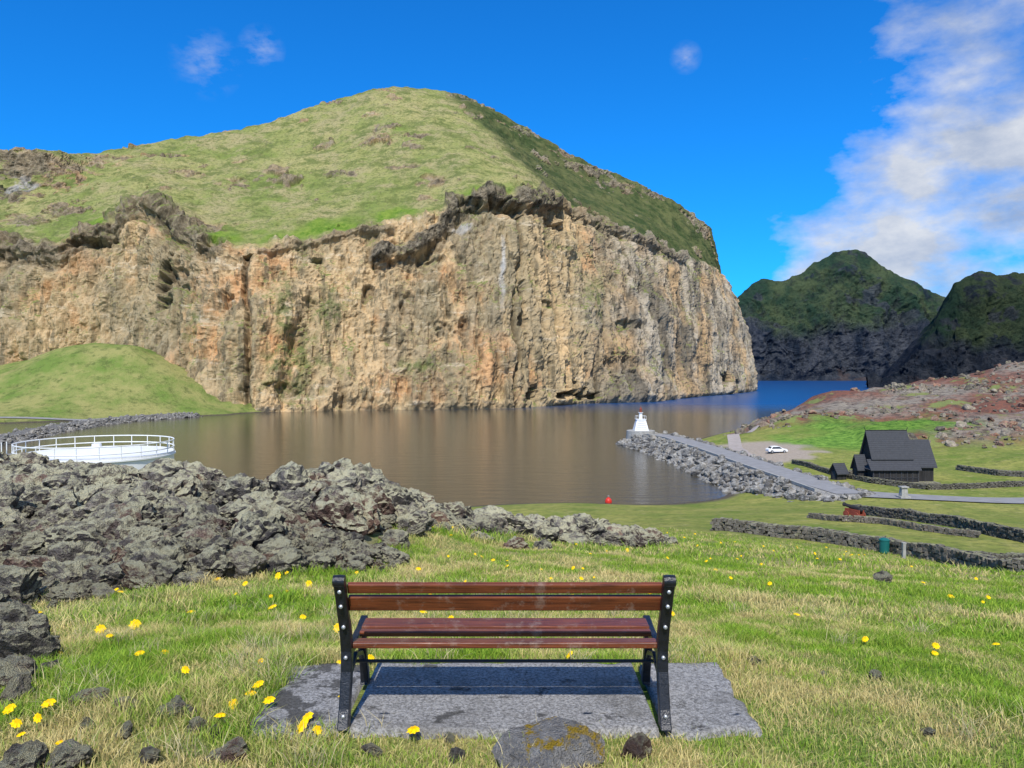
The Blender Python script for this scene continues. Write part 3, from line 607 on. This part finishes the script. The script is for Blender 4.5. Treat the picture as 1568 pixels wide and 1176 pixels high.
box('hut_door',(-.92,0,.7),(.04,.8,1.5),M_shin,E)
x,y=XY(1385,113); E=empty('stone_monument',(x,y,Hs(x,y)))
box('base',(0,0,.15),(1.5,1.5,.5),M_cstone,E,bev=.05); box('shaft',(0,0,1.0),(1.0,1.0,1.2),M_cstone,E,bev=.05,taper=.8); box('capstone',(0,0,1.72),(1.15,1.15,.22),M_cstone,E,bev=.04)
# ================================================================ TANK
E=empty('white_storage_tank',(-32.5,60,0)); R=5.55; zt=15.35
lathe('shell',[(R,-1),(R,5),(R+.03,5.02),(R+.03,5.1),(R,5.12),(R,9.5),(R+.03,9.52),(R+.03,9.6),(R,9.62),(R,zt),(R+.12,zt+.01),(R+.12,zt+.12),(R-.1,zt+.13),(.2,zt+.75)],M_white,E,96)
for i in range(24):
    a=2*math.pi*i/24; tube('rail_post_%d'%i,[((R)*math.cos(a),(R)*math.sin(a),zt+.1),((R)*math.cos(a),(R)*math.sin(a),zt+1.15)],.035,M_rail,E)
for j,hh in enumerate((.6,1.15)):
    tube('rail_ring_%d'%j,[(R*math.cos(2*math.pi*i/96),R*math.sin(2*math.pi*i/96),zt+hh) for i in range(96)],.045,M_rail,E,closed=True)
lathe('kick_plate',[(R+.02,zt+.13),(R+.02,zt+.28),(R-.02,zt+.28)],M_rail,E,96)
box('ladder_platform',(-R+.9,-4.0,zt+.5),(1.8,.9,.08),M_steel,E,(0,0,.5))
for s in (-.3,.3): tube('ladder_rail',[(-R-.9,-1.2+s,zt+1.2),(-R-.9,-1.2+s,zt-6)],.04,M_rail,E)
for i in range(20): tube('rung_%d'%i,[(-R-.9,-1.5,zt-i*.3),(-R-.9,-.9,zt-i*.3)],.02,M_rail,E)
lathe('roof_hatch',[(.35,zt+.5),(.35,zt+.95),(.3,zt+.97)],M_white,E,20)
# ================================================================ LIGHTHOUSE
x,y=(38.4,229.0); E=empty('pier_lighthouse',(x,y,3.3))
lathe('round_stone_base',[(4.6,-4),(4.2,.3),(4.2,.9),(4.0,1.0),(3.6,1.0)],M_cstone,E,40)
box('tower_base',(0,0,2.6),(4.2,4.2,3.2),M_white,E,bev=.05,taper=.62)
for i in range(5): box('slat_%d'%i,(0,-1.99+i*.145,1.5+i*.55),(3.3-i*.34,.1,.13),M_cstone,E,(-.25,0,0))
box('gallery',(0,0,4.28),(3.0,3.0,.14),M_white,E)
lathe('lantern_column',[(.55,4.35),(.5,6.2),(.75,6.22),(.75,6.35)],M_white,E,16)
lathe('lantern',[(.36,6.36),(.36,7.2),(.46,7.22),(.2,7.7),(.05,8.1)],M_rust,E,16)
for s in (-1.4,1.4):
    for r in (-1.4,1.4): tube('rail_post',[(s,r,4.35),(s,r,5.3)],.05,M_rail,E)
tube('rail',[(-1.4,-1.4,5.3),(1.4,-1.4,5.3),(1.4,1.4,5.3),(-1.4,1.4,5.3)],.05,M_rail,E,closed=True)
p=P(934,769,126); E=empty('red_buoy',(p[0],128,0)); lathe('float',[(.1,-.4),(.5,-.2),(.6,.15),(.5,.55),(.25,.8),(.08,.86),(.08,.98)],M_red,E,24); tube('ring',[(.12*math.cos(a),0,1.08+.12*math.sin(a)) for a in np.linspace(0,6.28,14)],.03,M_steel,E)
# ================================================================ CAR
def car(loc,rz):
    E=empty('parked_car',loc,rz)
    prof=[(-2.2,.35),(-2.22,.75),(-2.1,.95),(-1.75,1.0),(-1.35,1.42),(-.4,1.5),(.4,1.46),(1.05,1.05),(1.9,.9),(2.2,.7),(2.22,.35)]
    V=[];n=len(prof)
    for k,yy in enumerate([-.85,-.88,.88,.85]):
        for x,z in prof:
            inn=.17*max(0,(z-1.0))/.5
            V.append((x,yy*(1-inn) if abs(yy)>.86 else yy*(1-inn)*.97,z))
    F=[]
    for k in range(3):
        for i in range(n-1): F.append((k*n+i,k*n+i+1,(k+1)*n+i+1,(k+1)*n+i))
    F.append(tuple(range(n)));F.append(tuple(reversed(range(3*n,4*n)))); 
    meshobj('body',V,F,M_white,E).modifiers.new('b','BEVEL').width=.03
    for s in (-1,1):
        meshobj('side_glass',[(-1.45,s*.872,1.03),(.85,s*.872,1.03),(.32,s*.795,1.4),(-1.2,s*.795,1.38)],[(0,1,2,3)],M_glass,E)
    meshobj('windscreen',[(1.0,-.76,1.1),(1.0,.76,1.1),(.47,.68,1.45),(.47,-.68,1.45)],[(0,1,2,3)],M_glass,E)
    meshobj('rear_screen',[(-1.72,-.76,1.06),(-1.72,.76,1.06),(-1.42,.68,1.4),(-1.42,-.68,1.4)],[(0,1,2,3)],M_glass,E)
    for x in (-1.4,1.4):
        for s in (-.82,.82): 
            lathe('wheel',[(.2,-.11),(.31,-.11),(.33,-.06),(.33,.06),(.31,.11),(.2,.11)],M_tyre,E,20,(x,s,.33),(math.pi/2,0,0)); lathe('hub',[(.19,-.115),(.19,.115)],M_steel,E,16,(x,s,.33),(math.pi/2,0,0))
x,y=XY(1190,172); car((x,y,Hs(x,y)+.02),.08)
# ================================================================ CANNON
x,y=XY(1308,84); E=empty('old_cannon',(x,y,Hs(x,y)),math.radians(115))
lathe('barrel',[(.06,-1.25),(.14,-1.2),(.26,-1.05),(.27,-.9),(.24,-.85),(.2,.4),(.17,1.1),(.22,1.15),(.22,1.3),(.1,1.31)],M_tar,E,20,(0,0,1.1),(0,math.pi/2-.12,0))
for s in (-.32,.32): prism('carriage_cheek',[(s-.07,.3),(s-.07,.95),(s+.07,.95),(s+.07,.3)],-1.1,.8,M_rust,E)
box('carriage_bed',(-.2,0,.4),(1.8,.5,.14),M_rust,E)
for xx_ in (-.8,.5):
    for s in (-.52,.52): lathe('wheel',[(.07,-.1),(.36,-.06),(.36,.06),(.07,.1)],M_rust,E,20,(xx_,s,.36),(math.pi/2,0,0))
    tube('axle',[(xx_,-.6,.36),(xx_,.6,.36)],.06,M_rust,E)
x,y,z=hit(1354,848); E=empty('litter_bin',(x,y,z)); lathe('barrel',[(.26,.05),(.32,.1),(.34,.95),(.36,.96),(.36,1.02),(.2,1.12),(.05,1.14)],M_teal,E,24); tube('leg',[(0,0,-.1),(0,0,.2)],.06,M_steel,E)
x,y,z=hit(1384,855); E=empty('wooden_post',(x,y,z)); box('post',(0,0,.45),(.2,.2,1.1),M_cstone,E,bev=.02); box('cap',(0,0,1.02),(.25,.25,.05),M_cstone,E,bev=.01)
# ================================================================ BENCH
E=empty('park_bench',(-.035,0,SLZ))
def sweep(name,pts,thk,mat,x):
    V=[];p=[np.array(q[:2],float) for q in pts];n=len(p)
    for i in range(n):
        d=(p[min(i+1,n-1)]-p[max(i-1,0)]);d/=np.linalg.norm(d);nn=np.array([-d[1],d[0]]);w=pts[i][2]/2
        for s,q in ((-1,nn*w),(1,nn*w),(1,-nn*w),(-1,-nn*w)): V.append((x+s*thk/2,p[i][0]+q[0],p[i][1]+q[1]))
    F=[(0,1,2,3),tuple(4*(n-1)+k for k in (3,2,1,0))]
    for i in range(n-1):
        for k in range(4): F.append((4*i+k,4*(i+1)+k,4*(i+1)+(k+1)%4,4*i+(k+1)%4))
    o=meshobj(name,V,F,mat,E);m=o.modifiers.new('b','BEVEL');m.width=.006;m.segments=2
    bm=bmesh.new();bm.from_mesh(o.data);bmesh.ops.recalc_face_normals(bm,faces=bm.faces);bm.to_mesh(o.data);bm.free();return o
for i,x in enumerate((-.80,.795)):
    sweep('back_leg_%d'%i,[(3.79,0,.10),(3.79,.015,.07),(3.81,.08,.05),(3.86,.25,.05),(3.87,.36,.06),(3.83,.48,.045),(3.78,.58,.042),(3.735,.68,.042),(3.71,.735,.05),(3.70,.76,.03)],.055,M_iron,x)
    sweep('front_leg_%d'%i,[(4.34,0,.09),(4.34,.015,.06),(4.32,.08,.045),(4.27,.22,.045),(4.27,.31,.05),(4.30,.37,.05)],.045,M_iron,x)
    sweep('seat_rail_%d'%i,[(3.86,.345,.05),(4.0,.335,.045),(4.2,.345,.045),(4.33,.365,.05)],.04,M_iron,x)
    sweep('curved_brace_%d'%i,[(3.83,.13,.03),(3.93,.22,.03),(4.07,.26,.03),(4.2,.22,.03),(4.31,.13,.03)],.03,M_iron,x)
    lathe('scroll_top_%d'%i,[(.01,-.03),(.028,-.028),(.03,0),(.028,.028),(.01,.03)],M_iron,E,16,(x,3.695,.755),(0,math.pi/2,0))
    for j,zz_ in enumerate((.06,.33,.50,.62,.70)):
        yb=np.interp(zz_,[0,.08,.25,.36,.48,.58,.68],[3.79,3.81,3.86,3.87,3.83,3.78,3.735])-.03
        lathe('bolt_%d_%d'%(i,j),[(.010,0),(.010,.010),(.004,.014)],M_steel,E,8,(x,yb,zz_),(math.pi/2,0,0))
for j,(yb,zb,hh) in enumerate([(3.735,.722,.052),(3.765,.640,.080)]):
    box('back_slat_%d'%j,(0,yb+.03,zb-.02),(1.55,.03,hh),M_wood,E,(.33,0,0),.006)
for j,(yb,zb,w) in enumerate([(3.905,.378,.085),(4.075,.374,.05),(4.17,.386,.125)]):
    box('seat_slat_%d'%j,(0,yb,zb),(1.55,w,.03),M_wood,E,(.05*(j-1),0,0),.006)
tube('tie_rod',[(-.8,4.08,.22),(.8,4.08,.22)],.009,M_iron,E)
E2=empty('concrete_bench_pad',(0,0,0))
for nm,x0,x1,dz in (('panel_left',SLAB[0],-.845,-.012),('panel_middle',-.835,.745,0.),('panel_right',.755,SLAB[1],-.006)):
    nx=int((x1-x0)/.02);ny=44; gx=np.linspace(x0,x1,nx);gy=np.linspace(SLAB[2],SLAB[3],ny)
    GX,GY=np.meshgrid(gx,gy);gx2=GX.ravel();gy2=GY.ravel();zz=SLZ+dz+.006*fbm(np.stack([gx2,gy2,0*gx2],1)*6,4)
    eg=np.minimum(np.minimum(gx2-x0,x1-gx2),np.minimum(gy2-SLAB[2],SLAB[3]-gy2)); zz-=.09*(eg<.001)+.012*sst(.03,0,eg)
    wob=.07*fbm(np.stack([gx2*4,gy2*4,0*gx2],1),3)
    V=np.stack([gx2+wob*(np.abs(gx2)>1)*1.,gy2+wob*(np.abs(gy2-4.24)>.3),zz],1)
    npmesh(nm,V,gridquads(ny,nx),mat=M_conc,parent=E2)
# ================================================================ GRASS
def blades(name,x,y,h,w,colr,lean=.55):
    n=len(x); z=Hm(x,y)[0]; ph=rng.uniform(0,2*np.pi,n); lx=rng.normal(0,lean,n)*h;ly=rng.normal(0,lean,n)*h
    cx=np.cos(ph)*w/2;cy=np.sin(ph)*w/2; V=np.empty((n,5,3),np.float32)
    zb=z-.01
    V[:,0]=np.stack([x-cx,y-cy,zb],1);V[:,1]=np.stack([x+cx,y+cy,zb],1)
    V[:,2]=np.stack([x+lx*.35+cx*.8,y+ly*.35+cy*.8,z+h*.55],1);V[:,3]=np.stack([x+lx*.35-cx*.8,y+ly*.35-cy*.8,z+h*.55],1)
    V[:,4]=np.stack([x+lx,y+ly,z+h*.95],1)
    b=np.arange(n)*5; q=np.stack([b,b+1,b+2,b+3],1);t=np.stack([b+3,b+2,b+4],1)
    o=npmesh(name,V.reshape(-1,3),q,t,mat=M_blade,smooth=False)
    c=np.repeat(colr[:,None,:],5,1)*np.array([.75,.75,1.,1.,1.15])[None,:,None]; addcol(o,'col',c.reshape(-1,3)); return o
def sample(n,r0,r1,a=48):
    th=rng.uniform(-a,a,n)*math.pi/180; r=np.sqrt(rng.uniform(r0*r0,r1*r1,n)) if r1<12 else r0+(r1-r0)*rng.random(n); return r*np.sin(th),r*np.cos(th)
def keep(x,y):
    la=sdf_poly(x,y,LAVA); ds=np.maximum(np.maximum(SLAB[0]-x,x-SLAB[1]),np.maximum(SLAB[2]-y,y-SLAB[3]))
    return (la>-.25)&(ds>-.05+.08*pn(np.stack([x*6,y*6,0*x],1)))
def gcol(x,y):
    Q=np.stack([x,y,0*x],1); g=fbm(Q*.55,3)*1.3+.6*fbm(Q*2.5,2)+.09*np.clip(x/3,-1,1)+.09
    k=sst(-.25,.28,g+rng.normal(0,.18,len(x)))[:,None]; br=rng.uniform(.7,1.3,len(x))[:,None]
    st=np.array([.68,.56,.25]);gr=np.array([.16,.33,.03]);gr2=np.array([.37,.48,.065]); m=rng.random(len(x))[:,None]
    return (st*(1-k)+(gr*m+gr2*(1-m))*k)*br,g
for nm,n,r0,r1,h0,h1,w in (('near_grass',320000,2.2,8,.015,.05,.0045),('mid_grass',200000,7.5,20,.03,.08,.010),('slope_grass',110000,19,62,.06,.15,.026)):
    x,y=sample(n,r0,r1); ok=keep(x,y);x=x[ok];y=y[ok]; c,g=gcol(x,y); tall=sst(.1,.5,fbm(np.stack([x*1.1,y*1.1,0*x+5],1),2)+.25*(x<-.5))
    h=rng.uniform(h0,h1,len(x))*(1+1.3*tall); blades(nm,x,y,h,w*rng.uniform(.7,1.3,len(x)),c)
tx=[];ty=[];
for _ in range(330):
    cx,cy=sample(1,2.8,10,45); cx=cx[0];cy=cy[0]
    if cx>1.2 and random.random()<.85: continue
    k=random.randint(25,70); tx.append(cx+rng.normal(0,.05,k));ty.append(cy+rng.normal(0,.05,k))
tx=np.concatenate(tx);ty=np.concatenate(ty);ok=keep(tx,ty);tx=tx[ok];ty=ty[ok]
c=np.array([.68,.58,.32])*rng.uniform(.6,1.2,len(tx))[:,None]; m=rng.random(len(tx))<.35; c[m]=np.array([.25,.38,.07])
blades('tall_grass_tufts',tx,ty,rng.uniform(.06,.17,len(tx)),.0045*rng.uniform(.7,1.2,len(tx)),c,.6)
# dandelions
t=NT('dandelion_mat');c=t.attr('col','Color');t.bsdf(c,.7,spec=.2);M_dan=t.m
V=[];Q=[];Tt=[];Cc=[]
def dand(p,s,h):
    b=len(V);x0,y0,z0=p; lx,ly=random.gauss(0,.02),random.gauss(0,.02)
    for k in range(4):
        a=k*math.pi/2
        V.append((x0+.003*math.cos(a),y0+.003*math.sin(a),z0-.02));Cc.append((.12,.18,.04))
    for k in range(4):
        a=k*math.pi/2
        V.append((x0+lx+.003*math.cos(a),y0+ly+.003*math.sin(a),z0+h));Cc.append((.15,.22,.05))
    for k in range(4): Q.append((b+k,b+(k+1)%4,b+4+(k+1)%4,b+4+k))
    tx_,ty_=random.gauss(0,.3),random.gauss(-.35,.3)
    for ring,(rr_,zz_) in enumerate(((s,.0),(s*.75,s*.35),(s*.35,s*.5))):
        for k in range(16):
            a=k*math.pi/8+ring*.2; r2=rr_*(1+(.2 if k%2 else -.15)*random.uniform(.5,1.4)); dx=r2*math.cos(a);dy=r2*math.sin(a)
            V.append((x0+lx+dx,y0+ly+dy,z0+h+zz_-dx*tx_-dy*ty_));Cc.append((.92,.62,.0) if ring<2 else (.85,.45,.0))
    c0=b+8
    for ring in range(2):
        for k in range(16): Q.append((c0+ring*16+k,c0+ring*16+(k+1)%16,c0+(ring+1)*16+(k+1)%16,c0+(ring+1)*16+k))
    V.append((x0+lx,y0+ly,z0+h+s*.45));Cc.append((.8,.38,0)); e=len(V)-1
    for k in range(16): Tt.append((c0+32+k,c0+32+(k+1)%16,e))
for u,v in [(165,905),(185,905),(230,872),(315,857),(415,872),(437,875),(460,872),(440,905),(60,943),(35,940),(150,970),(157,982),(210,1010),(250,1000),(290,940),(375,895),(395,1015),(360,1077),(400,1055),(412,1087),(520,970),(525,1020),(525,1070),(455,1118),(495,1125),(635,1130),(35,1130),(55,1115),(15,1095),(82,1092),(340,1110),(20,1040),(725,845),(735,850),(752,853),(840,885),(830,872),(1020,850),(1080,855),(930,840),(1035,937),(1225,940),(1455,912),(1520,995),(1435,1000),(870,1005),(640,870),(545,872),(570,1010),(780,862),(650,940),(1095,870),(1220,830),(1250,850),(460,940),(330,885),(420,930),(875,868),(205,960),(120,905),(100,1000),(20,1120),(470,1105),(385,1065),(180,902),(470,890),(425,880),(300,1035),(90,1140)]:
    p=hit(u,v+8); dand(p,.025*random.uniform(.7,1.25)*(1 if p[1]<6 else 1.4),.06*random.uniform(.5,1.3))
for _ in range(330):
    x,y=sample(1,6,60,45)
    if x[0]>y[0]*.12 and random.random()<.6: continue
    if keep(x,y)[0]: dand((x[0],y[0],Hs(x[0],y[0])),(.016+.0009*y[0])*random.uniform(.7,1.2),.06+.002*y[0])
o=npmesh('dandelion_flowers',np.array(V),np.array(Q),np.array(Tt),mat=M_dan,smooth=False);addcol(o,'col',np.array(Cc))
# ================================================================ WORLD
EL=50.
w=bpy.data.worlds.new('World');SC.world=w;w.use_nodes=True;nt=w.node_tree;nt.nodes.clear()
class WN(NT):
    def __init__(s,tree): s.t=tree
W_=WN(nt); tc=W_.n('ShaderNodeTexCoord'); out=W_.n('ShaderNodeOutputWorld')
sky=W_.n('ShaderNodeTexSky',sky_type='NISHITA');sky.sun_disc=False;sky.sun_elevation=math.radians(EL);sky.sun_rotation=math.radians(180+5);sky.air_density=1.0;sky.dust_density=.3;sky.ozone_density=3.
skyc=W_.mix(1.,sky.outputs[0],(.07,.80,1.62),'MULTIPLY')
d=tc.outputs['Generated']; xyz=W_.sep(d)
az=W_.ma('ARCTAN2',xyz[0],xyz[1])
mp=W_.n('ShaderNodeMapping');mp.inputs['Scale'].default_value=(1,1,1.9);mp.inputs['Rotation'].default_value=(0,.25,0);W_.put(mp.inputs[0],d)
n1=W_.noise(5.0,8,.56,mp.outputs[0],0)
n2=W_.noise(2.1,3,.5,mp.outputs[0])
bias=W_.ma('ADD',W_.rmp(az,.20,.46,-.24,.09),W_.ma('MULTIPLY',W_.rmp(xyz[2],.30,.05,0,.07),W_.rmp(az,.2,.4)))
nw=W_.rmp(W_.noise(30,5,.6,mp.outputs[0],.0),.42,.66)
def wisp(u,v,r):
    a,b=ray(u,v); q=Vector((a,1,b)).normalized(); x=W_.n('ShaderNodeVectorMath',operation='DISTANCE'); W_.put(x.inputs[0],d); x.inputs[1].default_value=q
    return W_.rmp(x.outputs['Value'],0,r,.30,0)
ws=W_.ma('MULTIPLY',nw,W_.ma('ADD',W_.ma('ADD',wisp(315,97,.042),wisp(400,74,.028)),wisp(1050,88,.02)))
dens=W_.rmp(W_.ma('ADD',W_.ma('ADD',W_.ma('MULTIPLY',n1,.75),W_.ma('MULTIPLY',n2,.35)),bias),.55,.69)
dens=W_.ma('ADD',W_.ma('MULTIPLY',dens,.95),W_.ma('MULTIPLY',ws,1.2),True)
ccol=W_.mix(W_.rmp(W_.noise(6.5,7,.60,mp.outputs[0]),.38,.60),(.46,.56,.76),(.95,.98,1.03))
b1=W_.n('ShaderNodeBackground');W_.put(b1.inputs[0],skyc);b1.inputs[1].default_value=.12
b2=W_.n('ShaderNodeBackground');W_.put(b2.inputs[0],ccol);b2.inputs[1].default_value=.8
mx=W_.n('ShaderNodeMixShader');W_.put(mx.inputs[0],dens);nt.links.new(b1.outputs[0],mx.inputs[1]);nt.links.new(b2.outputs[0],mx.inputs[2]);nt.links.new(mx.outputs[0],out.inputs[0])
L=bpy.data.lights.new('sun','SUN');L.energy=4.9;L.angle=math.radians(.5);L.color=(1,.955,.88)
lo=bpy.data.objects.new('sun',L);lo.rotation_euler=(math.radians(90-EL),0,math.radians(-5));link(lo)
cam=bpy.data.cameras.new('camera');cam.sensor_width=36;cam.lens=27;cam.clip_start=.1;cam.clip_end=20000
co=bpy.data.objects.new('camera',cam);co.location=(0,0,CAMZ);co.rotation_euler=(math.pi/2-PIT,0,0);link(co);SC.camera=co
SC.view_settings.view_transform='Standard';SC.view_settings.look='None';SC.view_settings.exposure=0
